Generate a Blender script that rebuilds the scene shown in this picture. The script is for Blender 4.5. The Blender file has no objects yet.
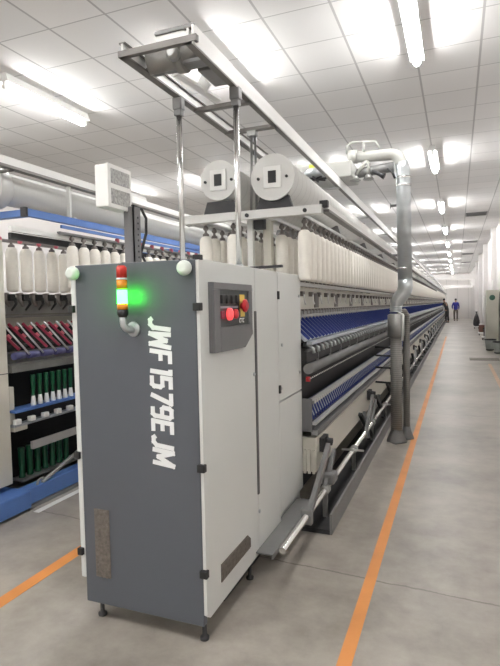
import bpy, bmesh, math, random
from mathutils import Vector, Matrix
random.seed(7)
SC = bpy.context.scene
COL = SC.collection
PI = math.pi

# ------------------------------------------------------------------ materials
def mat(name, col, rough=0.5, metal=0.0, emit=None, strength=0.0, var=0.0, scale=6.0, alpha=None, trans=0.0):
    m = bpy.data.materials.new(name); m.use_nodes = True
    nt = m.node_tree; b = nt.nodes['Principled BSDF']
    b.inputs['Base Color'].default_value = (*col, 1)
    b.inputs['Roughness'].default_value = rough
    b.inputs['Metallic'].default_value = metal
    if trans: b.inputs['Transmission Weight'].default_value = trans
    if emit:
        b.inputs['Emission Color'].default_value = (*emit, 1)
        b.inputs['Emission Strength'].default_value = strength
    if var > 0:
        tc = nt.nodes.new('ShaderNodeTexCoord'); no = nt.nodes.new('ShaderNodeTexNoise')
        no.inputs['Scale'].default_value = scale; no.inputs['Detail'].default_value = 4
        rp = nt.nodes.new('ShaderNodeValToRGB')
        rp.color_ramp.elements[0].position = 0.3; rp.color_ramp.elements[1].position = 0.7
        rp.color_ramp.elements[0].color = (*[c*(1-var) for c in col], 1)
        rp.color_ramp.elements[1].color = (*[min(1, c*(1+var)) for c in col], 1)
        nt.links.new(tc.outputs['Object'], no.inputs['Vector'])
        nt.links.new(no.outputs['Fac'], rp.inputs['Fac'])
        nt.links.new(rp.outputs['Color'], b.inputs['Base Color'])
    return m

M = {}
M['panel_grey'] = mat('dark grey enamel', (0.088, 0.097, 0.112), 0.42, var=0.04, scale=2)
M['panel_white'] = mat('off white enamel', (0.66, 0.675, 0.655), 0.4, var=0.02, scale=2)
M['cream'] = mat('cream enamel', (0.60, 0.58, 0.51), 0.45, var=0.03, scale=3)
M['white'] = mat('white paint', (0.78, 0.78, 0.76), 0.45)
M['white_plastic'] = mat('pale plastic', (0.72, 0.78, 0.72), 0.35)
M['lettering'] = mat('white lettering', (0.85, 0.87, 0.87), 0.5)
M['black'] = mat('black rubber', (0.012, 0.012, 0.013), 0.5)
M['dark'] = mat('dark iron', (0.035, 0.035, 0.037), 0.5, 0.3, var=0.3, scale=9)
M['void'] = mat('black parts and gap shade', (0.012, 0.012, 0.013), 0.6)  # black parts; on the machine cores the shade is in the colour
M['mid'] = mat('mid grey paint', (0.19, 0.19, 0.19), 0.45, 0.1, var=0.08, scale=5)
M['seam'] = mat('seam grey', (0.10, 0.10, 0.10), 0.6)
M['console'] = mat('console grey', (0.145, 0.145, 0.15), 0.45)
M['console_dark'] = mat('console recess', (0.035, 0.045, 0.042), 0.4)
M['steel'] = mat('galvanised steel', (0.52, 0.55, 0.56), 0.35, 0.75, var=0.12, scale=8)
M['steel_dull'] = mat('dull steel', (0.32, 0.32, 0.31), 0.42, 0.7, var=0.15, scale=7)
M['hose'] = mat('grey hose', (0.23, 0.22, 0.205), 0.55, 0.2)
M['chrome'] = mat('polished steel', (0.75, 0.75, 0.74), 0.2, 1.0)
M['alu'] = mat('aluminium', (0.62, 0.62, 0.61), 0.38, 0.6, var=0.06, scale=5)
M['rail_white'] = mat('rail white', (0.62, 0.62, 0.60), 0.4, 0.1)
M['cleaner'] = mat('pale grey cleaner paint', (0.40, 0.40, 0.375), 0.5)
M['rail_dark'] = mat('rail flange', (0.16, 0.15, 0.14), 0.5, 0.2)
M['blue'] = mat('blue enamel', (0.085, 0.18, 0.46), 0.45, var=0.1, scale=4)
M['arm_blue'] = mat('deep blue plastic', (0.011, 0.030, 0.19), 0.4)
M['arm_grey'] = mat('arm light grey', (0.42, 0.45, 0.50), 0.4, 0.3)
M['violet'] = mat('violet roller', (0.07, 0.07, 0.18), 0.5)
M['red'] = mat('red plastic', (0.55, 0.02, 0.03), 0.35)
M['maroon'] = mat('maroon plastic', (0.26, 0.02, 0.05), 0.4)
M['pinkred'] = mat('pinkish red plastic', (0.55, 0.12, 0.16), 0.45)
M['green'] = mat('bottle green plastic', (0.005, 0.085, 0.035), 0.35)
M['yellow'] = mat('yellow plate', (0.75, 0.55, 0.10), 0.5)
M['lime'] = mat('lime sticker', (0.55, 0.60, 0.08), 0.6)
M['roving'] = mat('roving cotton', (0.88, 0.85, 0.785), 0.9, var=0.03, scale=30)
M['hook'] = mat('holder grey', (0.20, 0.18, 0.17), 0.45, 0.3)
M['tape_orange'] = mat('orange floor paint', (0.66, 0.26, 0.065), 0.5, var=0.12, scale=3)
M['mesh_tan'] = mat('dusty mesh', (0.155, 0.135, 0.115), 0.8, var=0.25, scale=60)
M['mesh_grey'] = mat('speaker mesh', (0.36, 0.36, 0.35), 0.7, var=0.35, scale=90)
M['tube'] = mat('lit tube', (1, 1, 1), 0.5, emit=(1.0, 0.995, 0.985), strength=42)
M['lamp_green'] = mat('lit green lens', (0.05, 0.5, 0.12), 0.3, emit=(0.02, 1.0, 0.035), strength=14)
M['lamp_red'] = mat('red lens', (0.50, 0.03, 0.02), 0.25)
M['lamp_amber'] = mat('amber lens', (0.75, 0.28, 0.02), 0.25)
M['lamp_button'] = mat('lit red button', (0.6, 0.03, 0.04), 0.3, emit=(1, 0.10, 0.10), strength=0.4)
M['skin'] = mat('skin', (0.48, 0.28, 0.19), 0.55)
M['shirt'] = mat('royal blue cloth', (0.03, 0.03, 0.30), 0.8, var=0.15, scale=12)
M['trousers'] = mat('grey brown cloth', (0.12, 0.105, 0.085), 0.85, var=0.15, scale=12)
M['dark_cloth'] = mat('dark cloth', (0.045, 0.042, 0.045), 0.85, var=0.2, scale=12)
M['hair'] = mat('black hair', (0.012, 0.010, 0.010), 0.6)
M['brown'] = mat('brown plastic', (0.16, 0.07, 0.05), 0.6)
M['plate'] = mat('floor plate', (0.16, 0.15, 0.12), 0.55, 0.3)
M['beige'] = mat('console beige', (0.52, 0.51, 0.44), 0.5, var=0.03, scale=4)
M['dial'] = mat('dark green dial', (0.02, 0.10, 0.07), 0.4)
M['bin'] = mat('grey bin', (0.30, 0.32, 0.30), 0.6, var=0.1, scale=8)

def math_node(nt, op, a, b=None):
    n = nt.nodes.new('ShaderNodeMath'); n.operation = op
    for i, v in enumerate((a, b)):
        if v is None: continue
        if isinstance(v, (int, float)): n.inputs[i].default_value = v
        else: nt.links.new(v, n.inputs[i])
    return n.outputs[0]

def mat_ceiling():
    m = mat('ceiling tiles', (0.80, 0.78, 0.77), 0.75); nt = m.node_tree; b = nt.nodes['Principled BSDF']
    tc = nt.nodes.new('ShaderNodeTexCoord'); sp = nt.nodes.new('ShaderNodeSeparateXYZ')
    nt.links.new(tc.outputs['Object'], sp.inputs[0])
    def line(sock, off, w):
        t = math_node(nt, 'DIVIDE', math_node(nt, 'SUBTRACT', sock, off), 0.6)
        f = math_node(nt, 'FRACT', math_node(nt, 'ADD', t, 1000.5))
        d = math_node(nt, 'ABSOLUTE', math_node(nt, 'SUBTRACT', f, 0.5))
        return math_node(nt, 'LESS_THAN', d, w/2/0.6)
    lx = line(sp.outputs[0], -0.985, 0.022); ly = line(sp.outputs[1], 4.43, 0.013)
    mx = math_node(nt, 'MAXIMUM', lx, ly)
    vx = nt.nodes.new('ShaderNodeTexWhiteNoise'); sn = nt.nodes.new('ShaderNodeVectorMath'); sn.operation = 'SNAP'
    ad = nt.nodes.new('ShaderNodeVectorMath'); ad.operation = 'ADD'; ad.inputs[1].default_value = (0.985+60, -4.43+60, 0.3)
    nt.links.new(tc.outputs['Object'], ad.inputs[0]); nt.links.new(ad.outputs[0], sn.inputs[0]); sn.inputs[1].default_value = (0.6, 0.6, 5)
    nt.links.new(sn.outputs[0], vx.inputs['Vector'])
    r1 = nt.nodes.new('ShaderNodeMix'); r1.data_type = 'RGBA'
    nt.links.new(vx.outputs['Value'], r1.inputs['Factor'])
    r1.inputs['A'].default_value = (0.70, 0.69, 0.68, 1); r1.inputs['B'].default_value = (0.75, 0.735, 0.725, 1)
    r2 = nt.nodes.new('ShaderNodeMix'); r2.data_type = 'RGBA'
    nt.links.new(mx, r2.inputs['Factor']); nt.links.new(r1.outputs['Result'], r2.inputs['A'])
    r2.inputs['B'].default_value = (0.44, 0.43, 0.425, 1)
    nt.links.new(r2.outputs['Result'], b.inputs['Base Color'])
    return m

def mat_floor():
    m = mat('polished concrete', (0.4, 0.38, 0.35), 0.4); nt = m.node_tree; b = nt.nodes['Principled BSDF']
    tc = nt.nodes.new('ShaderNodeTexCoord')
    def noise(scale, detail, rough=0.55):
        n = nt.nodes.new('ShaderNodeTexNoise'); n.inputs['Scale'].default_value = scale; n.inputs['Detail'].default_value = detail
        n.inputs['Roughness'].default_value = rough
        nt.links.new(tc.outputs['Object'], n.inputs['Vector']); return n.outputs['Fac']
    a = noise(0.9, 6, 0.6); c = noise(5.5, 5, 0.65)
    s = math_node(nt, 'ADD', math_node(nt, 'MULTIPLY', a, 0.65), math_node(nt, 'MULTIPLY', c, 0.35))
    rp = nt.nodes.new('ShaderNodeValToRGB'); e = rp.color_ramp.elements
    e[0].position = 0.34; e[0].color = (0.195, 0.175, 0.150, 1); e[1].position = 0.62; e[1].color = (0.415, 0.382, 0.340, 1)
    nt.links.new(s, rp.inputs['Fac'])
    sp = nt.nodes.new('ShaderNodeSeparateXYZ'); nt.links.new(tc.outputs['Object'], sp.inputs[0])
    wob = math_node(nt, 'MULTIPLY', math_node(nt, 'SUBTRACT', c, 0.5), 0.05)
    yy = math_node(nt, 'ADD', math_node(nt, 'ADD', sp.outputs[1], wob), math_node(nt, 'MULTIPLY', sp.outputs[0], 0.07))
    f = math_node(nt, 'FRACT', math_node(nt, 'ADD', math_node(nt, 'DIVIDE', math_node(nt, 'SUBTRACT', yy, 2.78), 4.6), 100.5))
    d = math_node(nt, 'ABSOLUTE', math_node(nt, 'SUBTRACT', f, 0.5))
    ln = math_node(nt, 'LESS_THAN', d, 0.006/4.6)
    mx = nt.nodes.new('ShaderNodeMix'); mx.data_type = 'RGBA'
    nt.links.new(math_node(nt, 'MULTIPLY', ln, 0.75), mx.inputs['Factor']); nt.links.new(rp.outputs['Color'], mx.inputs['A'])
    mx.inputs['B'].default_value = (0.14, 0.125, 0.11, 1)
    nt.links.new(mx.outputs['Result'], b.inputs['Base Color'])
    rr = nt.nodes.new('ShaderNodeMapRange'); rr.inputs['To Min'].default_value = 0.28; rr.inputs['To Max'].default_value = 0.5
    nt.links.new(c, rr.inputs['Value']); nt.links.new(rr.outputs['Result'], b.inputs['Roughness'])
    return m

def mat_band(name, c1, c2, period, axis=1, duty=0.5, rough=0.5, metal=0.0, bump=0.0):
    """surface pattern: bands of two colours repeating along one object axis"""
    m = mat(name, c1, rough, metal); nt = m.node_tree; b = nt.nodes['Principled BSDF']
    tc = nt.nodes.new('ShaderNodeTexCoord'); sp = nt.nodes.new('ShaderNodeSeparateXYZ'); nt.links.new(tc.outputs['Object'], sp.inputs[0])
    f = math_node(nt, 'FRACT', math_node(nt, 'ADD', math_node(nt, 'DIVIDE', sp.outputs[axis], period), 1000.0))
    l = math_node(nt, 'LESS_THAN', f, duty)
    mx = nt.nodes.new('ShaderNodeMix'); mx.data_type = 'RGBA'; nt.links.new(l, mx.inputs['Factor'])
    mx.inputs['A'].default_value = (*c1, 1); mx.inputs['B'].default_value = (*c2, 1)
    nt.links.new(mx.outputs['Result'], b.inputs['Base Color'])
    if bump:
        bn = nt.nodes.new('ShaderNodeBump'); bn.inputs['Strength'].default_value = bump; bn.inputs['Distance'].default_value = 0.006
        nt.links.new(l, bn.inputs['Height']); nt.links.new(bn.outputs['Normal'], b.inputs['Normal'])
    return m
M['ceiling'] = mat_ceiling(); M['floor'] = mat_floor()
M['duct'] = mat_band('spiral wound duct', (0.68, 0.68, 0.66), (0.60, 0.60, 0.58), 0.11, 1, 0.12, 0.4, 0.15, 0.5)
M['bead'] = mat_band('bead chain', (0.75, 0.75, 0.72), (0.10, 0.10, 0.10), 0.05, 1, 0.4, 0.5)
M['ribbed'] = mat_band('ribbed rail', (0.55, 0.55, 0.54), (0.30, 0.30, 0.30), 0.06, 1, 0.25, 0.45, 0.3)
M['ribbed_dark'] = mat_band('perforated dark rail', (0.12, 0.12, 0.12), (0.32, 0.32, 0.32), 0.035, 1, 0.4, 0.5, 0.3)
M['corrugated'] = mat_band('corrugated hose', (0.27, 0.26, 0.245), (0.20, 0.195, 0.185), 0.022, 2, 0.5, 0.55, 0.25, 0.6)
M['wall'] = mat('white wall panel', (0.70, 0.675, 0.66), 0.6, var=0.02, scale=2)
M['back_wall'] = mat_band('white panel wall', (0.78, 0.75, 0.73), (0.60, 0.58, 0.56), 0.9, 0, 0.04, 0.6)

# ------------------------------------------------------------------ mesh builder
class MB:
    def __init__(s): s.bm = bmesh.new()
    def box(s, x0, x1, y0, y1, z0, z1, bev=0.0):
        b = bmesh.new()
        v = [b.verts.new((x, y, z)) for x in (x0, x1) for y in (y0, y1) for z in (z0, z1)]
        for f in ((0,1,3,2),(4,6,7,5),(0,4,5,1),(2,3,7,6),(0,2,6,4),(1,5,7,3)): b.faces.new([v[i] for i in f])
        if bev: bmesh.ops.bevel(b, geom=b.edges[:], offset=bev, segments=2, profile=0.5, affect='EDGES')
        s._merge(b); return s
    def _merge(s, b, mx=None, smooth=None):
        bmesh.ops.recalc_face_normals(b, faces=b.faces)
        if mx is not None: bmesh.ops.transform(b, matrix=mx, verts=b.verts)
        mp = {}
        for v in b.verts: mp[v] = s.bm.verts.new(v.co)
        for f in b.faces:
            try: nf = s.bm.faces.new([mp[v] for v in f.verts]); nf.smooth = f.smooth
            except ValueError: pass
        b.free()
    def bar(s, p, q, w, h, up=(0,0,1), bev=0.0):
        """box beam from p to q, width w across, height h along up"""
        p, q = Vector(p), Vector(q); d = (q-p); L = d.length; d.normalize()
        u = Vector(up); sd = d.cross(u)
        if sd.length < 1e-4: u = Vector((1,0,0)); sd = d.cross(u)
        sd.normalize(); u = sd.cross(d)
        mx = Matrix(((sd.x,d.x,u.x,p.x),(sd.y,d.y,u.y,p.y),(sd.z,d.z,u.z,p.z),(0,0,0,1)))
        t = MB(); t.box(-w/2, w/2, 0, L, -h/2, h/2, bev); s._merge(t.bm, mx); return s
    def tube(s, pts, r, n=12, caps=True):
        """round tube along a polyline; r number or list"""
        pts = [Vector(p) for p in pts]; k = len(pts)
        rs = [r]*k if isinstance(r, (int, float)) else list(r)
        b = bmesh.new(); rings = []; prev = None
        for i, p in enumerate(pts):
            if i == 0: d = pts[1]-p
            elif i == k-1: d = p-pts[i-1]
            else: d = (pts[i+1]-p).normalized()+(p-pts[i-1]).normalized()
            if d.length < 1e-9: d = pts[min(i+1,k-1)]-pts[max(i-2,0)]
            d.normalize()
            if prev is None:
                a = Vector((0,0,1)) if abs(d.z) < 0.9 else Vector((1,0,0))
                prev = a
            e1 = prev - d*prev.dot(d)
            if e1.length < 1e-4: e1 = d.orthogonal()
            e1.normalize(); e2 = d.cross(e1); prev = e1
            rings.append([b.verts.new(p+(e1*math.cos(2*PI*j/n)+e2*math.sin(2*PI*j/n))*rs[i]) for j in range(n)])
        for i in range(k-1):
            for j in range(n):
                f = b.faces.new((rings[i][j], rings[i][(j+1)%n], rings[i+1][(j+1)%n], rings[i+1][j])); f.smooth = True
        if caps: b.faces.new(rings[0][::-1]); b.faces.new(rings[-1])
        s._merge(b); return s
    def cyl(s, p, q, r, n=16): return s.tube([p, q], r, n)
    def lathe(s, prof, loc=(0,0,0), n=14, axis='z'):
        """prof: list of (radius, height)"""
        b = bmesh.new(); rings = []
        for r, z in prof: rings.append([b.verts.new((r*math.cos(2*PI*j/n), r*math.sin(2*PI*j/n), z)) for j in range(n)])
        for i in range(len(prof)-1):
            for j in range(n):
                f = b.faces.new((rings[i][j], rings[i][(j+1)%n], rings[i+1][(j+1)%n], rings[i+1][j]))
                f.smooth = abs(prof[i][0]-prof[i+1][0]) < 3*abs(prof[i][1]-prof[i+1][1])+1e-9
        if prof[0][0] > 1e-6: b.faces.new(rings[0][::-1])
        if prof[-1][0] > 1e-6: b.faces.new(rings[-1])
        R = Matrix.Identity(4)
        if axis == 'y': R = Matrix.Rotation(-PI/2, 4, 'X')
        if axis == '-y': R = Matrix.Rotation(PI/2, 4, 'X')
        if axis == 'x': R = Matrix.Rotation(PI/2, 4, 'Y')
        s._merge(b, Matrix.Translation(loc) @ R); return s
    def prism(s, poly, y0, y1, plane='xz'):
        """polygon in a plane, extruded along the third axis"""
        b = bmesh.new()
        def P(u, v, w): return {'xz': (u, w, v), 'yz': (w, u, v), 'xy': (u, v, w)}[plane]
        a = [b.verts.new(P(u, v, y0)) for u, v in poly]; c = [b.verts.new(P(u, v, y1)) for u, v in poly]
        n = len(poly); b.faces.new(a); b.faces.new(c[::-1])
        for i in range(n): b.faces.new((a[i], a[(i+1)%n], c[(i+1)%n], c[i]))
        s._merge(b); return s

ORG = {}
def link(name, me):
    o = bpy.data.objects.new(name, me); COL.objects.link(o); return o
def tag(o, label=None, cat=None, group=None, kind=None):
    if label: o['label'] = label
    if cat: o['category'] = cat
    if group: o['group'] = group
    if kind: o['kind'] = kind
    return o
def thing(name, loc, label, cat, group=None):
    o = link(name, None); o.location = loc; ORG[o.name] = Vector(loc); o.empty_display_size = 0.1
    return tag(o, label, cat, group)
def build(name, mb, m, parent=None, label=None, kind=None):
    me = bpy.data.meshes.new(name); org = ORG[parent.name] if parent else Vector((0,0,0))
    if org.length: bmesh.ops.translate(mb.bm, verts=mb.bm.verts, vec=-org)
    mb.bm.to_mesh(me); mb.bm.free(); me.materials.append(M[m] if isinstance(m, str) else m)
    o = link(name, me)
    if parent: o.parent = parent
    ORG[o.name] = org
    if label: o['label'] = label
    if kind: o['kind'] = kind
    return o
def solo(name, mb, m, label, cat, group=None, kind=None):
    return tag(build(name, mb, m), label, cat, group, kind)
def structure(name, mb, m):
    return tag(build(name, mb, m), kind='structure')
KIDS = {}
def copy_tree(o, loc, label=None, group=None):
    c = o.copy(); COL.objects.link(c); c.location = loc
    if label: c['label'] = label
    if group: c['group'] = group
    for ch in KIDS[o.name]:
        d = ch.copy(); COL.objects.link(d); d.parent = c
        for g in KIDS.get(ch.name, ()):
            e = g.copy(); COL.objects.link(e); e.parent = d
    return c
def arc(c, r, a0, a1, u, v, n=8):
    c, u, v = Vector(c), Vector(u), Vector(v)
    return [c+u*(r*math.cos(a0+(a1-a0)*i/n))+v*(r*math.sin(a0+(a1-a0)*i/n)) for i in range(n+1)]

# ------------------------------------------------------------------ the hall
XL, XR, Y0, Y1, H = -9.6, 1.25, -6.0, 50.0, 4.0
structure('floor', MB().box(XL-.2, XR+.2, Y0-.2, Y1+.2, -0.2, 0), 'floor')
structure('ceiling', MB().box(XL-.2, XR+.2, Y0-.2, Y1+.2, H, H+0.2), 'ceiling')
structure('wall_left', MB().box(XL-.2, XL, Y0, Y1, 0, H), 'wall')
structure('wall_right', MB().box(XR, XR+.2, Y0, Y1, 0, H), 'wall')
structure('wall_back', MB().box(XL-.2, XR+.2, Y1, Y1+.2, 0, H), 'back_wall')
structure('wall_front', MB().box(XL-.2, XR+.2, Y0-.2, Y0, 0, H), 'wall')
for i in range(7):
    y = 14.2+i*5.6
    structure('pillar_%d' % (i+1), MB().box(XR-.16, XR+.02, y, y+.5, 0, H, .01), 'wall')
    structure('trim_%d' % (i+1), MB().box(XR-.03, XR+.02, y+2.6, y+2.75, 0, H), 'alu')
structure('beam_1', MB().box(XL, XR, 35, 35.4, 2.86, 3.16), 'wall')
structure('beam_2', MB().box(XL, XR, 47.5, 47.9, 2.6, 2.9), 'wall')
structure('pillar_8', MB().box(0.98, 1.24, 35.05, 35.35, 0, 2.86), 'wall')
structure('pillar_10', MB().box(-9.6, -9.3, 35.05, 35.35, 0, 2.86), 'wall')
structure('floor_marking_1', MB().box(-0.467, -0.407, -2, 24, 0, 0.0015), 'tape_orange')
structure('floor_marking_2', MB().box(-2.225, -2.145, -2, 47, 0, 0.0015), 'tape_orange')
structure('floor_marking_3', MB().box(0.68, 0.75, 6, 13.6, 0, 0.0012), mat('worn orange floor paint', (0.56, 0.38, 0.25), 0.5, var=0.15, scale=4))
solo('floor_plate', MB().box(0.30, 1.0, 14.4, 14.95, 0, 0.012, .004), 'plate', 'dark metal cover plate set in the floor of the right aisle', 'floor plate')

# ceiling lights: white batten body, lit tube, two end caps
def light_proto():
    t = thing('ceiling_light', (0,0,0), 'x', 'ceiling light')
    a = build('fixture_body', MB().prism([(-.04,.13),(.04,.13),(.068,.047),(.068,.032),(.062,.032),(.047,.044),(-.047,.044),(-.062,.032),(-.068,.032),(-.068,.047)], -.66, .66), 'white', t)
    b = build('lit_tube', MB().tube([(0,-.60,0.0),(0,.60,0.0)], 0.036, 10), 'tube', t)
    c = [build('tube_holder', MB().box(-.02,.02,sy*.63-.025,sy*.63+.025,-.03,.06,.004), 'white', t) for sy in (-1,1)]
    KIDS[t.name] = [a, b]+c; return t
LP = light_proto(); used = [False]
def place_light(x, y, label, group):
    if not used[0]:
        used[0] = True; LP.location = (x, y, 3.87); LP['label'] = label; LP['group'] = group
    else: copy_tree(LP, (x, y, 3.87), label, group)
ords = ['first', 'second', 'third', 'fourth', 'fifth', 'sixth', 'seventh', 'eighth', 'ninth', 'tenth']
for row, (x, nm, grp) in enumerate(((-0.37, 'over the right aisle', 'ceiling lights over the right aisle'),
                                   (-2.22, 'just left of the machine track', 'ceiling lights left of the track'),
                                   (-4.45, 'over the left spinning frame', 'ceiling lights over the left frame'),
                                   (-6.6, 'beyond the left spinning frame', 'ceiling lights beyond the left frame'))):
    for k in range(-2, 10):
        y = 4.97+4.68*k
        seen = k >= 0 and not (row == 3 and k == 0)
        if seen:
            n = k if row < 3 else k-1
            lab = 'lit tube light %s, %s from the camera' % (nm, ords[n])
        else:
            lab = 'tube light %s, above or behind the camera' % nm
        place_light(x, y, lab, grp)
for i, y in enumerate((16.5, 24.0, 30.0, 36.4)):
    t = thing('ceiling_vent', (0.51, y, H-.02), ['dark grey slatted air vent in the ceiling, the nearest of the right side',
        'slatted air vent in the right ceiling, second from the camera', 'slatted air vent in the right ceiling, third from the camera',
        'slatted air vent in the right ceiling, farthest from the camera'][i], 'air vent', 'ceiling air vents')
    f = MB(); x = 0.51
    f.box(x-.28, x+.28, y-.28, y-.25, H-.02, H); f.box(x-.28, x+.28, y+.25, y+.28, H-.02, H)
    f.box(x-.28, x-.25, y-.25, y+.25, H-.02, H); f.box(x+.25, x+.28, y-.25, y+.25, H-.02, H)
    build('vent_frame', f, 'mid', t)
    s = MB()
    for j in range(7): s.bar((x-.25, y-.21+.07*j, H-.012), (x+.25, y-.21+.07*j, H-.012), .05, .006, up=(0,.6,.8))
    build('slat', s, 'mid', t)

# ------------------------------------------------------------------ the headstock cabinet
cab = thing('control_cabinet', (-1.35, 2.77, 0), 'tall headstock cabinet with dark grey front, white sides and lettering, in the foreground', 'cabinet')
FX0, FX1, FY = -1.668, -1.030, 1.995
build('body', MB().box(-1.655, -1.045, 2.03, 3.54, 0.10, 1.69), 'panel_white', cab)
fp = build('front_panel', MB().box(FX0, FX1-.006, FY, 2.03, 0.088, 1.704, .004), 'panel_grey', cab, 'dark grey front panel')
build('side_panel', MB().box(-1.70, -1.672, 2.0, 2.62, 0.20, 1.66, .004), 'panel_white', cab)
build('side_door', MB().prism([(2.0,1.70),(2.652,1.70),(2.652,0.125),(2.03,0.115),(2.0,0.14)], -1.045, -1.021, 'yz'), 'panel_white', cab)
build('side_door', MB().box(-1.045, -1.021, 2.660, 3.043, 0.14, 1.70, .002), 'panel_white', cab)
build('access_panel', MB().box(-1.045, -1.021, 3.050, 3.545, 0.905, 1.70, .002), 'panel_white', cab)
build('access_panel', MB().box(-1.045, -1.021, 3.050, 3.545, 0.20, 0.895, .002), 'panel_white', cab)
build('top_panel', MB().box(-1.66, -1.03, 2.03, 3.545, 1.69, 1.706, .003), 'panel_white', cab)
build('door_grip', MB().box(-1.024, -1.014, 2.640, 2.664, 0.46, 1.47, .003), 'seam', cab)
for y, z in ((2.60,1.585),(2.66,0.36),(3.50,1.56),(3.50,1.03),(3.08,0.98),(3.11,1.25),(2.62,1.13)):
    build('cam_lock', MB().lathe([(.011,0),(.011,.006),(.005,.009)], (-1.021, y, z), 10, 'x'), 'steel', cab)
for z in (1.50, 0.80, 0.33):
    build('latch', MB().box(-1.046, -1.010, FY-.014, FY+.014, z-.017, z+.017, .003), 'black', cab)
    build('latch', MB().box(-1.707, -1.678, FY-.012, FY+.014, z-.017, z+.017, .003), 'black', cab)
for y, z in ((3.047,1.56),(3.047,0.98)):
    build('hinge', MB().box(-1.024, -1.010, y-.010, y+.010, z-.025, z+.025, .002), 'black', cab)
build('hinge', MB().box(-1.05, -1.015, 2.0, 2.03, 1.70, 1.722, .002), 'black', cab)
for x in (-1.655, -1.070):
    build('bumper', MB().lathe([(.012,0),(.012,.02),(.031,.022),(.033,.036),(.028,.050),(.016,.056)], (x, FY, 1.665), 18, '-y'), 'white_plastic', cab, 'pale round bumper')
# vents
def grille(x0, x1, z0, z1, y, parent):
    v = build('vent_grille', MB().box(x0, x1, y-.004, y+.002, z0, z1, .002), 'mesh_tan', parent, 'dusty tan mesh vent')
    s = MB(); n = 14
    for i in range(n):
        z = z0+(z1-z0)*(i+.5)/n; s.box(x0+.004, x1-.004, y-.007, y-.003, z-.004, z+.004)
    for i in range(1, 4):
        x = x0+(x1-x0)*i/4; s.box(x-.002, x+.002, y-.0065, y-.003, z0, z1)
    b = build('grille_bar', s, 'mesh_tan', v)
grille(-1.606, -1.522, 0.222, 0.552, FY, cab)
sv = build('vent_grille', MB().prism([(2.15,.215),(2.15,.300),(2.48,.300),(2.52,.268),(2.52,.222)], -1.023, -1.017, 'yz'), 'mesh_tan', cab, 'dusty tan mesh vent')
s = MB()
for i in range(20): s.box(-1.018, -1.0145, 2.165+i*.0172, 2.169+i*.0172, .222, .294 if i < 18 else .275)
build('grille_bar', s, 'mesh_tan', sv)
# feet, ledge
for x, y in ((-1.618,2.045),(-1.06,2.045),(-1.618,2.6),(-1.06,2.6),(-1.618,3.5),(-1.06,3.5)):
    build('foot', MB().lathe([(.021,0),(.021,.012),(.010,.016),(.010,.11)], (x,y,0), 12), 'dark', cab)
build('ledge', MB().prism([(-1.04,.155),(-.925,.155),(-.925,.125),(-.932,.125),(-.932,.147),(-1.04,.147)], 2.60, 3.45), 'mid', cab, 'grey folded ledge')
build('plinth', MB().box(-1.60, -1.10, 2.35, 3.5, 0.0, 0.10), 'dark', cab)
# control panel on the side
cp = build('control_panel', MB().prism([(2.085,1.608),(2.545,1.608),(2.545,1.355),(2.44,1.292),(2.085,1.292)], -1.022, -1.002, 'yz'), 'console', cab, 'grey control panel')
X = -1.002
rim = MB()
rim.box(X, X+.010, 2.085, 2.545, 1.575, 1.607, .003); rim.box(X, X+.010, 2.085, 2.150, 1.292, 1.575, .003)
rim.box(X, X+.010, 2.500, 2.545, 1.37, 1.575, .003)
rim.prism([(2.150,1.405),(2.500,1.405),(2.545,1.372),(2.545,1.355),(2.44,1.292),(2.150,1.292)], X, X+.010, 'yz')
build('panel_bezel', rim, 'console', cp)
build('button_plate', MB().box(X, X+.002, 2.150, 2.500, 1.405, 1.575), 'console_dark', cp)
build('label_strip', MB().box(X+.002, X+.0028, 2.165, 2.37, 1.490, 1.500), 'arm_grey', cp)
for y in (2.178, 2.235, 2.292, 2.345):
    build('rotary_switch', MB().box(X+.002, X+.016, y-.019, y+.019, 1.512, 1.552, .004), 'black', cp)
build('push_button', MB().box(X+.002, X+.012, 2.16, 2.20, 1.442, 1.478, .004), 'maroon', cp)
build('push_button', MB().lathe([(.02,0),(.03,.004),(.028,.018),(.012,.024)], (X+.002, 2.248, 1.462), 16, 'x'), 'lamp_button', cp, 'lit red round button')
build('push_button', MB().lathe([(.018,0),(.024,.004),(.022,.016),(.010,.02)], (X+.002, 2.322, 1.462), 16, 'x'), 'red', cp, 'red round button')
build('push_button', MB().box(X+.002, X+.012, 2.352, 2.382, 1.446, 1.478, .004), 'black', cp)
build('warning_plate', MB().box(X+.002, X+.005, 2.388, 2.452, 1.446, 1.556, .002), 'yellow', cp, 'yellow stop plate')
build('stop_button', MB().lathe([(.016,0),(.016,.016),(.032,.018),(.032,.028),(.018,.036)], (X+.003, 2.405, 1.500), 18, 'x'), 'red', cp, 'red mushroom stop button')

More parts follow.
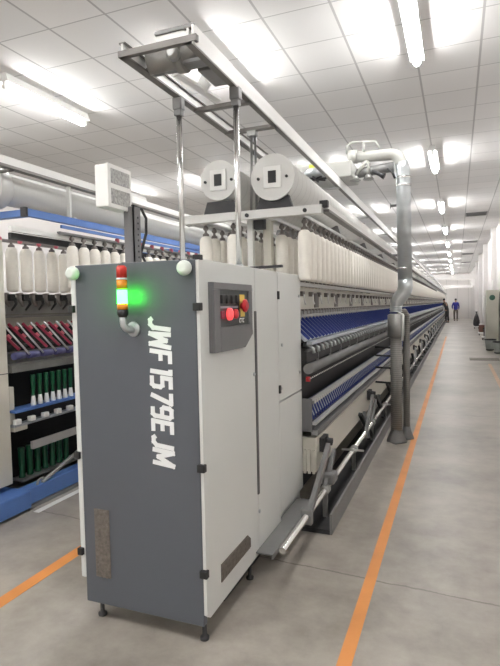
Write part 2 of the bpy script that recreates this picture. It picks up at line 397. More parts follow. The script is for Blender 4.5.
# block lettering made of straight strokes on a 4 x 6 grid
GLYPH = {
 'J': [[(3.6,6),(3.6,1.2),(2.6,0.4),(1.2,0.4),(0.4,1.0)]],
 'W': [[(0.4,6),(0.9,0.3),(2.6,4.6),(4.3,0.3),(4.8,6)]],
 'F': [[(0.4,0),(0.4,5.6),(4,5.6)],[(0.4,3.0),(3.4,3.0)]],
 '1': [[(0.8,5.6),(2.2,5.6),(2.2,0)]],
 '5': [[(3.9,5.6),(0.4,5.6),(0.4,3.3),(3.0,3.3),(3.6,2.7),(3.6,1.0),(3.0,0.4),(0.2,0.4)]],
 '7': [[(0.2,5.6),(3.7,5.6),(1.6,0)]],
 '9': [[(3.6,3.0),(1.0,3.0),(0.4,3.5),(0.4,5.0),(1.0,5.6),(3.0,5.6),(3.6,5.0),(3.6,1.0),(3.0,0.4),(0.6,0.4)]],
 'E': [[(4,5.6),(0.4,5.6),(0.4,0.4),(4,0.4)],[(0.4,3.0),(3.4,3.0)]],
 'M': [[(0.4,0),(0.4,5.7),(2.6,1.6),(4.8,5.7),(4.8,0)]],
 'C': [[(3.8,5.6),(1.0,5.6),(0.4,5.0),(0.4,1.0),(1.0,0.4),(3.8,0.4)]],
 'T': [[(0,5.6),(4,5.6)],[(2,5.6),(2,0)]],
}
WID = {'1': 2.6, 'W': 5.3, 'M': 5.3, 'J': 3.9}
def lettering(text, width, height, weight, to3d, shear=0.0, gap=1.0):
    seg = 0
    tot = sum(WID.get(c, 4.1) for c in text)+gap*(len(text)-1); sx = width/tot; sy = height/6.0
    mb = MB(); cx = 0.0
    for c in text:
        for st in GLYPH[c]:
            P = [Vector(((cx+x)*sx+shear*y*sy, y*sy)) for x, y in st]
            hw = weight/2
            for i in range(len(P)-1):
                a, b = P[i], P[i+1]; d = (b-a).normalized(); n = Vector((-d.y, d.x))
                e0 = hw*0.85 if i > 0 else 0; e1 = hw*0.85 if i < len(P)-2 else 0
                a2, b2 = a-d*e0, b+d*e1
                q = [a2+n*hw, b2+n*hw, b2-n*hw, a2-n*hw]
                b_ = bmesh.new(); seg += 1; lift = 1+0.10*(seg % 4)
                lo = [b_.verts.new(to3d(p.x, p.y, 0)) for p in q]; hi = [b_.verts.new(to3d(p.x, p.y, lift)) for p in q]
                b_.faces.new(lo); b_.faces.new(hi[::-1])
                for k in range(4): b_.faces.new((lo[k], lo[(k+1)%4], hi[(k+1)%4], hi[k]))
                mb._merge(b_)
        cx += WID.get(c, 4.1)+gap
    return mb
build('lettering', lettering('JWF1579EJM', 0.66, 0.110, 0.0205, lambda u, v, t: (-1.272+v, FY-.0005-.0015*t, 1.462-u), 0.12), 'lettering', fp, 'white JWF1579EJM lettering')
build('maker_mark', lettering('CTC', 0.06, 0.020, 0.005, lambda u, v, t: (X+.002+.001*t, 2.385+u, 1.418+v), 0.2), 'lettering', cp)

# signal tower on a bent pipe
st = thing('signal_tower', (-1.40, FY, 1.45), 'red, amber and lit green signal tower on a bent pipe at the cabinet front', 'signal light')
sx, sy = -1.366, FY-.060
dz = -.028
build('mounting_flange', MB().lathe([(.034,0),(.034,.006),(.021,.010),(.021,.02)], (-1.352, FY, 1.405), 18, '-y'), 'steel', st)
pp = [(-1.352, FY-.012, 1.405), (-1.353, FY-.032, 1.403), (-1.357, FY-.052, 1.410), (sx+.004, sy-.001, 1.425), (sx, sy, 1.445), (sx, sy, 1.48)]
build('bent_pipe', MB().tube(pp, .0155, 14), 'steel', st)
Z = lambda prof: [(r*.88, z+dz) for r, z in prof]
build('base', MB().lathe(Z([(.020,1.488),(.028,1.50),(.028,1.522)]), (sx,sy,0), 16), 'black', st)
build('lower_band', MB().lathe(Z([(.027,1.522),(.027,1.548)]), (sx,sy,0), 16), 'lamp_amber', st)
build('green_lens', MB().lathe(Z([(.026,1.548),(.026,1.608)]), (sx,sy,0), 16), 'lamp_green', st, 'lit green lens')
build('amber_lens', MB().lathe(Z([(.026,1.612),(.026,1.652)]), (sx,sy,0), 16), 'lamp_amber', st, 'amber lens')
build('spacer_ring', MB().lathe(Z([(.027,1.652),(.027,1.660)]), (sx,sy,0), 16), 'white', st)
build('red_lens', MB().lathe(Z([(.026,1.660),(.026,1.706),(.018,1.714)]), (sx,sy,0), 16), 'lamp_red', st, 'red lens')

# display board on a perforated post
db = thing('display_board', (-1.42, 2.1, 1.706), 'white display box with two grey dotted windows on a perforated post above the cabinet', 'display')
build('housing', MB().box(-1.475, -1.412, 1.915, 2.085, 1.945, 2.128, .004), 'white', db)
build('bezel', MB().box(-1.412, -1.404, 1.912, 2.088, 1.942, 2.131, .003), 'white', db)
for z0, z1 in ((2.048,2.112),(1.960,2.026)):
    build('display_window', MB().box(-1.404, -1.4015, 1.932, 2.072, z0, z1, .001), 'mesh_grey', db, 'grey dotted window')
pm = MB(); pm.box(-1.428, -1.376, 2.055, 2.061, 1.706, 1.965); pm.box(-1.382, -1.376, 2.055, 2.112, 1.706, 1.965); pm.box(-1.445, -1.376, 2.05, 2.13, 1.706, 1.712)
build('post', pm, 'console', db, 'dark grey angle post')
hm = MB()
for i in range(8): hm.lathe([(.005,0),(.005,.0015)], (-1.376, 2.09, 1.735+i*.026), 8, 'x')
build('post_hole', hm, 'void', db)
build('cable', MB().tube([(-1.41,2.08,1.975),(-1.40,2.16,1.97),(-1.395,2.19,1.93),(-1.40,2.195,1.86),(-1.41,2.18,1.80),(-1.41,2.16,1.76),(-1.40,2.18,1.72),(-1.39,2.20,1.706)], .007, 8), 'black', db)

# thin dark bar lying across the cabinet behind
solo('support_bar', MB().bar((-1.34,3.30,1.752),(-1.07,3.30,1.756),.03,.016), 'dark', 'thin dark bar lying across the rear of the headstock cabinet top', 'bar')
bpy.data.objects['support_bar'].location = (0, 0, 0)

# ------------------------------------------------------------------ spinning frame (right)
YE = 47.5
fr = thing('spinning_machine', (-1.35, 3.56, 0), 'long spinning frame running away behind the white headstock cabinet', 'spinning machine')
def run(name, m, x0, x1, z0, z1, y0=3.56, y1=YE, bev=0.0, parent=None, label=None):
    return build(name, MB().box(x0, x1, y0, y1, z0, z1, bev), m, parent or fr, label)
run('machine_core', 'void', -1.62, -1.09, 0.12, 1.22)  # solid block, near-black colour stands in for the shaded gap inside
run('backing_board', 'cream', -1.48, -1.22, 1.22, 1.64, label='cream backing board')
run('creel_guide_rail', 'alu', -1.125, -1.085, 1.640, 1.668)
run('creel_guide_rail', 'mid', -1.16, -1.13, 1.425, 1.45)
build('roller_rod', MB().cyl((-1.14,3.56,1.405),(-1.14,YE,1.405),.022), 'steel_dull', fr)
run('roller_stand', 'mid', -1.20, -1.06, 1.22, 1.30)
run('front_bar', 'arm_grey', -0.985, -0.945, 1.215, 1.240, bev=.004)
run('suction_box', 'dark', -1.09, -0.985, 1.09, 1.185)
run('suction_box', 'mid', -1.0, -0.975, 1.165, 1.185)
build('suction_tube', MB().cyl((-0.975,3.56,1.045),(-0.975,YE,1.045),.036,16), 'mid', fr)
build('bead_chain', MB().cyl((-0.97,3.56,0.975),(-0.97,YE,0.975),.006,6), 'bead', fr, 'pale beaded cord')
build('sensor', MB().box(-0.995,-0.965,3.56,3.585,0.955,0.99,.003), 'red', fr, 'small red sensor')
run('ring_rail', 'ribbed', -0.985, -0.935, 0.80, 0.822, label='pale ribbed ring rail')
run('spindle_rail', 'dark', -1.05, -0.955, 0.60, 0.66)
run('spindle_rail', 'alu', -0.955, -0.925, 0.648, 0.668)
run('spindle_rail', 'ribbed_dark', -0.96, -0.915, 0.575, 0.612)
build('beam', MB().box(-1.06,-0.925,3.56,YE,0.31,0.555,.006), 'cream', fr, 'cream box beam')
pl = MB()
for i in range(4): pl.box(-1.05+i*.032, -1.03+i*.032, 3.548, 3.562, 0.30, 0.47)
build('beam_end_slat', pl, 'cream', fr)
run('floor_channel', 'mid', -0.77, -0.755, 0.0, 0.135, y0=3.28)
run('floor_channel', 'dark', -1.05, -0.77, 0.0, 0.03, y0=3.28)
build('drive_shaft', MB().cyl((-0.85,2.54,0.215),(-0.85,YE,0.215),.019,12), 'chrome', fr, 'polished steel shaft')
# repeating pieces: the nearest hundred as parts, the rest as one
def repeat(name, make, m, y0, pitch, n_part=100, y1=YE, label=None, parent=None):
    par = parent or fr
    n = int((y1-y0)/pitch); first = None
    org = ORG[par.name]
    for i in range(min(n, n_part)):
        if first is None:
            mb = MB(); make(mb, 0.0); me = bpy.data.meshes.new(name); mb.bm.to_mesh(me); mb.bm.free(); me.materials.append(M[m])
            o = link(name, me); first = o; o.parent = par
            if label: o['label'] = label
        else:
            o = first.copy(); COL.objects.link(o)
        o.location = Vector((0, y0+i*pitch, 0)) - org
    if n > n_part:
        mb = MB()
        for i in range(n_part, n): make(mb, y0+i*pitch)
        build('distant_'+name, mb, m, par, kind='stuff')
build('arm_deck', MB().prism([(-1.16,1.418),(-0.985,1.245),(-1.0,1.235),(-1.17,1.405)], 3.56, YE), 'arm_grey', fr, 'light grey sloping deck')
repeat('weighting_arm', lambda b, y: b.bar((-1.152,y,1.420),(-0.982,y+.03,1.252),.030,.022), 'arm_blue', 3.60, 0.112, label='deep blue weighting arm')
repeat('arm_pivot', lambda b, y: b.box(-1.185,-1.125,y-.016,y+.016,1.40,1.462), 'hook', 3.60, 0.105)
repeat('suction_peg', lambda b, y: b.tube([(-1.02,y,1.212),(-0.975,y,1.205),(-0.948,y,1.185),(-0.942,y,1.155)], .013, 6), 'steel', 3.60, 0.14)
repeat('chain_bracket', lambda b, y: b.box(-1.0,-0.985,y-.008,y+.008,1.07,1.165), 'alu', 3.9, 0.42)
build('spindle_board', MB().prism([(-1.02,0.80),(-0.965,0.665),(-0.985,0.660),(-1.04,0.795)], 3.56, YE), 'violet', fr, 'dark blue spindle board')
build('end_bracket', MB().box(-1.06,-0.95,3.548,3.562,0.60,0.835,.003), 'console', fr)
repeat('spindle', lambda b, y: b.tube([(-1.016,y,0.80),(-0.967,y-.012,0.672)], .013, 6), 'arm_blue', 3.585, 0.07, label='deep blue spindle')
repeat('spindle_collar', lambda b, y: b.tube([(-1.006,y+.004,0.785),(-0.988,y-.018,0.745),(-0.972,y-.002,0.695)], .0075, 6), 'arm_grey', 3.612, 0.07)
repeat('guide_knob', lambda b, y: b.lathe([(.006,1.665),(.018,1.672),(.018,1.700),(.005,1.710)], (-1.10,y,0), 8), 'hook', 3.60, 0.145)
repeat('yarn_hook', lambda b, y: b.tube([(-1.19,y,1.585),(-1.185,y,1.53),(-1.175,y,1.50)], .007, 6), 'white', 3.66, 0.29)
repeat('hook_plate', lambda b, y: b.box(-1.22,-1.19,y-.03,y+.03,1.57,1.61), 'hook', 3.66, 0.29)
repeat('board_card', lambda b, y: b.box(-1.218,-1.208,y-.07,y+.07,1.47,1.60), 'hook', 4.75, 0.85, label='dark card on the cream board')
repeat('beam_bracket', lambda b, y: (b.box(-0.925,-0.89,y-.07,y+.07,0.435,0.535), b.tube([(-0.9,y,.50),(-0.85,y+.02,.49)], .028, 8)), 'dark', 3.72, 2.15)
repeat('lever_arm', lambda b, y: (b.bar((-0.87,y-.02,.47),(-0.84,y-.72,.20),.03,.05), b.bar((-0.86,y+.12,.40),(-0.85,y-.25,.215),.026,.04)), 'mid', 3.72, 2.15)
repeat('shaft_bearing', lambda b, y: (b.box(-0.865,-0.835,y-.018,y+.018,0.0,0.20), b.tube([(-0.85,y-.035,.215),(-0.85,y+.035,.215)], .034, 10)), 'steel_dull', 3.50, 1.075)
build('shaft_clamp', MB().box(-0.885,-0.815,3.0,3.05,0.165,0.262,.008), 'mid', fr)
repeat('tie_bar', lambda b, y: b.box(-0.93,-0.74,y-.006,y+.006,0.235,0.25), 'alu', 4.45, 2.15)
repeat('counter_link', lambda b, y: (b.bar((-0.90,y,.40),(-0.84,y+.34,.10),.035,.035), b.bar((-0.91,y+.30,.36),(-0.83,y+.10,.13),.03,.03)), 'dark', 5.2, 1.075)
build('counterweight', MB().box(-0.91,-0.80,3.56,3.70,0.225,0.305,.022), 'mid', fr, 'rounded grey counterweight')
# creel
for x in (-0.98, -1.20, -1.50, -1.72):
    run('creel_rail', 'alu', x-.018, x+.018, 2.095, 2.118, y0=3.40)
run('creel_side_rail', 'rail_white', -0.835, -0.795, 2.125, 2.165, y0=3.44, label='white side rail')
run('side_rail_flange', 'rail_dark', -0.835, -0.785, 2.108, 2.125, y0=3.44)
run('creel_side_rail', 'rail_white', -1.905, -1.865, 2.125, 2.165, y0=3.44)
build('rail_cap', MB().box(-0.84,-0.785,3.395,3.44,2.135,2.178,.003), 'black', fr, 'black end cap')
ys = [3.40+1.55*i for i in range(29)]
for i, y in enumerate(ys):
    b = MB(); b.box(-1.83, -0.82, y-.03, y+.03, 2.092, 2.142, .003); b.box(-1.83, -0.82, y-.03, y+.012, 2.142, 2.150)
    build('creel_bracket', b, 'rail_white', fr)
    for cx in (-1.545, -1.148):
        build('duct_saddle', MB().prism([(cx-.13,2.15),(cx+.13,2.15),(cx+.10,2.235),(cx-.10,2.235)], y-.02, y+.02), 'mid' if i else 'dark', fr)
for i in range(10):
    y = 3.50+4.65*i
    build('creel_post', MB().box(-1.385,-1.345,y-.02,y+.02,1.22,2.12), 'rail_white', fr)
    build('creel_post', MB().box(-1.31,-1.25,y+.10,y+.16,1.22,2.12), 'cream', fr)
build('junction_box', MB().box(-1.33,-1.255,3.46,3.52,2.035,2.11,.004), 'dark', fr, 'small dark junction box')
for x in (-1.40, -1.34, -0.93): build('bracket_bolt', MB().lathe([(.014,0),(.014,.01)], (x,3.37,2.118), 8, '-y'), 'dark', fr)

# the two white ducts
def duct(x, z, r, y0, label, group):
    t = thing('air_duct', (x, y0, z-r), label, 'air duct', group)
    build('duct_pipe', MB().tube([(x,y0+.02,z),(x,YE,z)], r, 28, True), 'duct', t)
    c = build('end_cap', MB().lathe([(r+.008,0),(r+.008,.022)], (x,y0,z), 32, 'y'), 'rail_white', t)
    build('window_frame', MB().box(x-.062,x+.062,y0-.010,y0,z-.072,z+.072,.003), 'white', c)
    build('window', MB().box(x-.028,x+.028,y0-.013,y0-.009,z-.040,z+.040), 'black', c, 'dark square opening')
    for sx_ in (-.1, .1):
        build('cap_bolt', MB().lathe([(.010,0),(.010,.01)], (x+sx_,y0,z-.005), 8, '-y'), 'black', c)
    return t
duct(-1.545, 2.375, 0.130, 3.36, 'white ridged air duct with round end cap, the left one above the cabinet', 'white air ducts on the creel')
duct(-1.148, 2.355, 0.146, 3.36, 'white ridged air duct with round end cap, the right larger one above the cabinet', 'white air ducts on the creel')

# overhead track of the travelling cleaner
tr = thing('cleaner_track', (-1.35, 2.24, 2.70), 'long white overhead track on two steel poles above the headstock cabinet', 'overhead track')
for x in (-1.535, -1.172):
    b = MB(); b.box(x-.006, x+.006, 2.24, YE, 2.745, 2.80)
    build('rail', b, 'rail_white', tr)
    b = MB(); b.box(x-.022, x+.022, 2.24, YE, 2.735, 2.745); b.box(x-.018, x+.018, 2.24, YE, 2.80, 2.806)
    build('rail_flange', b, 'rail_dark', tr)
b = MB(); b.box(-1.150, -1.140, 2.24, YE, 2.726, 2.812)
build('rail_cover', b, 'white', tr, 'white rail cover')
build('cross_bar', MB().box(-1.557,-1.125,2.235,2.262,2.735,2.765), 'rail_dark', tr)
for i in range(22):
    y = 3.02 if i == 0 else 3.50+2.1*(i-1)
    build('cross_bar', MB().box(-1.54,-1.165,y-.02,y+.02,2.722,2.746), 'rail_dark' if i < 2 else 'steel_dull', tr)
for x in (-1.535, -1.168):
    p = build('pole', MB().cyl((x,2.80,1.706),(x,2.80,2.70),.0165,14), 'chrome', tr, 'polished steel pole')
    build('pole_clamp', MB().box(x-.03,x+.03,2.775,2.825,2.665,2.735,.006).box(x-.024,x+.024,2.78,2.82,2.63,2.665,.004), 'mid', p)
    build('pole_flange', MB().lathe([(.04,1.706),(.04,1.714),(.022,1.716),(.022,1.74)], (x,2.80,0), 14), 'steel', p)
for i in range(10):
    y = 3.50+4.65*i
    h = MB(); h.tube([(-1.345,y,2.72),(-1.36,y,2.12)], .009, 8); h.tube([(-1.325,y+.02,2.72),(-1.325,y+.02,2.12)], .009, 8); h.box(-1.375,-1.31,y-.02,y+.035,2.69,2.724)
    build('hanger', h, 'steel_dull', tr)
b = MB(); b.box(-1.355, -1.148, 2.262, 2.268, 2.765, 2.81); b.box(-1.20, -1.148, 2.262, 2.72, 2.80, 2.826)
build('end_plate', b, 'white', tr)
build('end_plate_lip', MB().box(-1.358,-1.145,2.252,2.268,2.808,2.828,.003), 'mid', tr)
# drive unit inside the track's end
d = thing('track_drive', (-1.35, 2.5, 2.70), 'grey gear motor with pulley sitting inside the near end of the overhead track', 'motor')
b = MB(); b.tube([(-1.50,2.42,2.765),(-1.21,2.50,2.815)], .052, 18); b.lathe([(.075,-.02),(.075,.02)], (-1.33,2.47,2.79), 20, 'x')
build('motor_body', b, 'hose', d)
build('shaft_cap', MB().lathe([(.034,0),(.034,.03),(.02,.045)], (-1.33,2.40,2.775), 14, '-y'), 'steel_dull', d)
build('mount', MB().box(-1.528,-1.18,2.44,2.52,2.745,2.762), 'mid', d)
b = MB(); b.bar((-1.42,2.58,2.765),(-1.37,3.0,2.765),.05,.012); b.bar((-1.36,2.75,2.80),(-1.30,2.72,2.72),.012,.05)
build('belt', b, 'white', d)
b = MB(); b.box(-1.285,-1.19,2.56,2.78,2.748,2.80,.006)
build('terminal_box', b, 'mid', d)

# ------------------------------------------------------------------ roving bobbins
def bobbin_proto():
    t = thing('roving_bobbin', (0,0,0), 'x', 'roving bobbin')
    a = build('roving_package', MB().lathe([(.018,-.430),(.040,-.425),(.047,-.405),(.048,-.22),(.047,-.125),(.041,-.098),(.026,-.082),(.016,-.08)], (0,0,0), 12), 'roving', t)
    b = build('holder', MB().lathe([(.008,0),(.012,-.006),(.021,-.022),(.019,-.034),(.010,-.038),(.010,-.055),(.024,-.064),(.026,-.084),(.018,-.09)], (0,0,0), 8), 'hook', t)
    KIDS[t.name] = [a, b]; return t
BP = bobbin_proto(); bused = [False]
def place_bobbin(x, y, z, label, group):
    if not bused[0]:
        bused[0] = True; BP.location = (x,y,z); BP['label'] = label; BP['group'] = group
    else: copy_tree(BP, (x,y,z), label, group)
ZT = 2.095
G1 = 'outer row of roving bobbins on the aisle side'
for i in range(172):
    place_bobbin(-0.98, 3.53+.145*i, ZT, 'white roving bobbin hanging in the long outer row above the blue arms', G1)
for i in range(12):
    place_bobbin(-1.20, 3.70+.145*i, ZT, 'white roving bobbin of the inner row behind the outer row, above the white cabinet panels', 'inner row of roving bobbins')
for i in range(14):
    place_bobbin(-1.50, 3.50+.145*i, ZT, 'white roving bobbin hanging between the two steel poles, inner far row', 'inner far row of roving bobbins')
for i in range(14):
    place_bobbin(-1.72, 3.50+.145*i, ZT, 'white roving bobbin in the farthest row behind the steel poles', 'far row of roving bobbins')
mb = MB()
prof = [(.022,-.43),(.047,-.415),(.047,-.12),(.026,-.08),(.012,0)]
y = 3.53+.145*172
while y < YE-.1:
    mb.lathe(prof, (-0.98, y, ZT), 8); y += .145
for x, ya in ((-1.20, 3.70+.145*12), (-1.50, 3.50+.145*14), (-1.72, 3.50+.145*14)):
    y = ya
    while y < YE-.1:
        mb.lathe(prof, (x, y, ZT), 6); y += .145
solo('distant_roving', mb, 'roving', 'white roving bobbins farther along the creel, merging into a cream band', 'roving bobbins', kind='stuff')

# ------------------------------------------------------------------ travelling cleaner with its down pipe
cl = thing('travelling_cleaner', (-0.60, 5.75, 0), 'travelling cleaner with a galvanised down pipe reaching the floor beside the frame', 'cleaner')
cx, cy = -0.525, 5.75
up = [(-1.06,cy,3.075),(-0.66,cy,3.055)]+arc((-0.66,cy,2.94),.115,PI/2,0,(1,0,0),(0,0,1))[1:]
build('top_pipe', MB().tube(up, .060, 18), 'cleaner', cl, 'white elbow pipe')
build('pipe_collar', MB().cyl((-1.09,cy,3.078),(-1.0,cy,3.074),.072,18), 'cleaner', cl)
build('down_pipe', MB().tube([(-0.54,cy,2.96),(-0.528,cy,2.90),(cx,cy,2.8),(cx+.015,cy,1.72)], [.062,.070,.072,.074], 22), 'steel', cl)
for z in (2.80, 2.72, 1.86):
    build('pipe_band', MB().cyl((cx+.002,cy,z-.008),(cx+.002,cy,z+.008),.0775,22), 'chrome', cl)
hx = -0.605
build('elbow', MB().tube([(cx+.015,cy,1.74),(cx+.015,cy,1.66),(cx+.0,cy,1.60),(cx-.045,cy,1.55),(hx+.01,cy,1.51),(hx,cy,1.46),(hx,cy,1.40)], [.076,.076,.076,.074,.070,.062,.058], 20), 'steel', cl)
for k, z in enumerate((1.455,1.43,1.405)):
    build('clamp_ring', MB().cyl((hx,cy,z-.006),(hx,cy,z+.006),.065,18), 'steel', cl)
build('valve_box', MB().tube([(hx,cy,1.385),(hx,cy,1.37),(hx,cy,1.15),(hx,cy,1.12)], [.060,.088,.088,.064], 16), 'steel_dull', cl)
build('suction_hose', MB().tube([(hx,cy,1.14),(hx,cy,0.14)], .060, 18), 'corrugated', cl, 'grey corrugated hose')
build('floor_shoe', MB().tube([(hx,cy,0.15),(hx,cy,0.12),(hx,cy,0.02),(hx,cy,0.0)], [.060,.064,.105,.105], 4), 'mid', cl)
sx2, sy2 = -0.515, 5.93
build('side_hose', MB().tube([(hx+.04,cy+.02,1.385),(hx+.075,cy+.10,1.40),(sx2,sy2,1.36),(sx2,sy2,1.0),(sx2,sy2,0.14)], .036, 14), 'corrugated', cl, 'thinner corrugated hose')
build('floor_shoe', MB().tube([(sx2,sy2,0.15),(sx2,sy2,0.10),(sx2,sy2,0.02),(sx2,sy2,0)], [.038,.045,.075,.075], 4), 'mid', cl)
build('hose_strap', MB().tube([(hx+.07,cy-.06,1.10),(hx+.075,cy-.05,1.375),(hx+.03,cy-.04,1.395)], .012, 8), 'white', cl)
for z in (1.02, 0.93, 0.80, 0.64):
    build('side_nozzle', MB().tube([(hx-.05,cy,z),(hx-.22,cy+.01,z+.005)], .011, 8), 'black', cl, 'thin black side nozzle')
for z in (1.70, 2.22): build('clip', MB().tube([(cx-.06,cy,z+.3),(cx-.12,cy,z+.3),(cx-.13,cy,z+.3)], [.012,.014,.035], 8), 'mid', cl)
# carriage on the track
b = MB(); b.box(-1.56,-1.02,5.52,5.98,2.82,2.99,.015)
build('carriage', b, 'cleaner', cl)
build('carriage', MB().box(-2.02,-1.40,5.58,5.92,2.90,3.02,.012), 'cleaner', cl)
build('sticker', MB().box(-1.47,-1.38,5.515,5.521,2.91,2.985), 'lime', cl, 'lime green sticker')
build('lower_pipe', MB().tube([(-1.0,cy+.02,2.90),(-0.62,cy+.02,2.93)], .052, 16), 'mid', cl, 'grey lower pipe')
b = MB(); b.lathe([(.05,2.80),(.12,2.815),(.12,2.86),(.08,2.89),(.03,2.90)], (-1.36,5.36,0), 18)
build('turbine', b, 'steel', cl, 'shiny round turbine housing')
b = MB()
for j in range(8):
    a = j*PI/4; b.bar((-1.36,5.36,2.79),(-1.36+.115*math.cos(a),5.36+.115*math.sin(a),2.79),.012,.02)
build('turbine_guard', b, 'dark', cl)
for w in (-1.53, -1.18):
    build('wheel', MB().lathe([(.035,-.012),(.035,.012)], (w,5.60,2.838), 14, 'x').lathe([(.035,-.012),(.035,.012)], (w,5.90,2.838), 14, 'x'), 'dark', cl)
hp = [(-1.10,cy-.05,3.10),(-1.10,cy-.05,3.18),(-1.05,cy-.05,3.215),(-0.90,cy-.05,3.205),(-0.80,cy-.05,3.195),(-0.755,cy-.05,3.12)]
build('handrail', MB().tube(hp, .012, 8).tube([(-0.92,cy-.05,3.205),(-0.92,cy-.05,3.10)], .011, 8), 'cleaner', cl)
for (xa, xb) in ((-0.93,-1.02), (-0.875,-0.88)):
    z1 = 2.815
    n = build('blow_nozzle', MB().tube([(-0.90,cy-.02,3.02),(xa,cy-.02,2.97),(xb,cy-.02,2.87)], .019, 10), 'cleaner', cl)
    build('nozzle_mouth', MB().tube([(xb,cy-.02,2.875),(xb,cy-.02,2.815)], [.02,.062], 10), 'steel_dull', n)
build('blow_nozzle', MB().tube([(-0.84,cy-.02,2.90),(-0.76,cy-.02,2.855),(-0.71,cy-.02,2.83)], [.018,.02,.034], 10), 'dark', cl, 'dark slanted nozzle')
build('blow_nozzle', MB().tube([(-0.68,cy-.05,2.90),(-0.63,cy-.05,2.86),(-0.60,cy-.07,2.79)], .012, 8), 'dark', cl)
build('blow_nozzle', MB().tube([(-1.08,cy-.03,3.0),(-1.10,cy-.03,2.90),(-1.20,cy-.03,2.83)], .016, 8), 'white', cl)

# ------------------------------------------------------------------ left spinning frame
lf = thing('spinning_machine', (-3.6, 3.0, 0), 'second spinning frame at the left edge with cream end cabinet, blue base and red arms', 'spinning machine')
def lrun(name, m, x0, x1, z0, z1, y0=2.97, y1=YE, bev=0.0, label=None):
    return build(name, MB().box(x0, x1, y0, y1, z0, z1, bev), m, lf, label)
ec = build('end_cabinet', MB().box(-4.1, -3.10, 2.0, 2.935, 0.20, 2.02, .008), 'cream', lf, 'cream end cabinet')
build('cabinet_seam', MB().box(-3.102, -3.097, 2.0, 2.94, 1.03, 1.036), 'seam', ec)
build('cabinet_lock', MB().lathe([(.010,0),(.010,.006)], (-3.10, 2.80, 1.45), 8, 'x'), 'dark', ec)
build('base_block', MB().box(-4.2, -2.96, 1.6, 2.97, 0.02, 0.155, .012), 'blue', lf, 'blue base block')
lrun('base_beam', 'blue', -3.10, -3.0, 0.03, 0.15, y0=2.97, bev=.004, label='blue base beam')
lrun('base_beam_step', 'mid', -3.0, -2.985, 0.0, 0.025)
lrun('floor_strip', 'white', -2.93, -2.88, 0.0, 0.004, y0=2.95, label='white strip along the floor')
lrun('machine_core', 'void', -4.1, -3.42, 0.05, 1.36)  # near-black block paints the dim interior of the left frame
build('end_frame', MB().box(-3.19,-3.14,2.97,3.02,0.60,0.92,.006).box(-3.19,-3.10,2.97,3.10,0.58,0.62,.006), 'cream', lf)
lrun('creel_board', 'cream', -3.80, -3.50, 1.36, 1.64)
lrun('creel_guide_rail', 'hook', -3.30, -3.285, 1.458, 1.470)
lrun('creel_guide_rail', 'steel_dull', -3.42, -3.40, 1.44, 1.60, label='dull backing plate')
lrun('roller_stand', 'steel_dull', -3.42, -3.10, 1.03, 1.085, label='grey roller beam')
lrun('roller_stand', 'mid', -3.42, -3.24, 1.085, 1.16)
lrun('bolster_rail', 'blue', -3.22, -3.08, 0.725, 0.745, label='blue bolster rail')
lrun('bolster_rail', 'arm_grey', -3.16, -3.10, 0.615, 0.635)
lrun('doffer_rail', 'alu', -3.13, -3.105, 0.405, 0.465, y0=3.15, label='aluminium doffer rail')
build('link_rod', MB().cyl((-3.02,3.14,0.155),(-3.02,3.62,0.30),.016,10).tube(arc((-3.02,3.13,0.15),.04,0,2*PI,(0,1,0),(0,0,1),14),.010,8), 'steel_dull', lf, 'steel link rod with rings')
lrun('creel_beam', 'blue', -3.03, -2.99, 2.205, 2.262, y0=2.93+.14, label='long blue creel beam')
build('creel_beam_cap', MB().box(-3.035,-2.985,3.05,3.075,2.20,2.268), 'black', lf)
for i in range(16):
    y = 3.10+2.9*i
    build('creel_arm', MB().box(-4.2,-3.03,y-.03,y+.03,2.205,2.255), 'blue', lf)
lrun('lamp_rail', 'white', -3.02, -2.985, 2.072, 2.112, y0=2.91, label='white creel rail')
lrun('creel_rail', 'dark', -3.06, -3.035, 2.02, 2.07, y0=2.95)
lrun('creel_rail', 'hook', -3.27, -3.23, 2.03, 2.05)
lrun('creel_rail', 'mid', -2.99, -2.955, 2.105, 2.125, y0=3.38, label='grey outer creel rail')
lrun('creel_rail', 'blue', -2.955, -2.935, 2.150, 2.175, y0=3.38)
for i in range(14):
    y = 2.95+.145*i
    if i < 8:
        build('draft_arm', MB().bar((-3.27,y+.02,1.395),(-3.10,y+.10,1.20),.014,.020), 'maroon', lf, 'maroon drafting arm')
        build('arm_clip', MB().bar((-3.24,y+.055,1.37),(-3.22,y+.065,1.345),.026,.03), 'pinkred', lf)
        build('arm_clip', MB().bar((-3.19,y+.075,1.31),(-3.17,y+.085,1.285),.026,.026), 'pinkred', lf)
        build('thread_rod', MB().cyl((-3.25,y+.09,1.40),(-3.07,y+.17,1.16),.008,6), 'steel', lf)
        build('top_roller', MB().cyl((-3.09,y+.03,1.155),(-3.09,y+.13,1.155),.028,10), 'violet', lf, 'violet top roller')
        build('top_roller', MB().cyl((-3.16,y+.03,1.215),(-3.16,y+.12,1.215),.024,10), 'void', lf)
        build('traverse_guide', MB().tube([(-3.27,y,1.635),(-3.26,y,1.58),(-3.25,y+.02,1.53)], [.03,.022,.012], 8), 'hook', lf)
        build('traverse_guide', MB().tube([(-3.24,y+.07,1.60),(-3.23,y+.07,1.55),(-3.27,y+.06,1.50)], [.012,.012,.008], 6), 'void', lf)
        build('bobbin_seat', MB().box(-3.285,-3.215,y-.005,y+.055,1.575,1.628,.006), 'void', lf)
        build('rail_hook', MB().box(-3.12,-3.08,y+.02,y+.075,0.635,0.675,.006), 'white', lf)
GA = 'roving bobbins nearest the left cabinet'
for i in range(5):
    place_bobbin(-3.25, 3.16+.147*i, 2.075, 'white roving bobbin hanging between the cream end cabinet and the headstock cabinet', GA)
for i in range(28):
    place_bobbin(-2.97, 3.53+.145*i, 2.105, 'white roving bobbin on the left frame, its top showing above the headstock cabinet', 'left frame roving bobbins above the cabinet')
mb = MB()
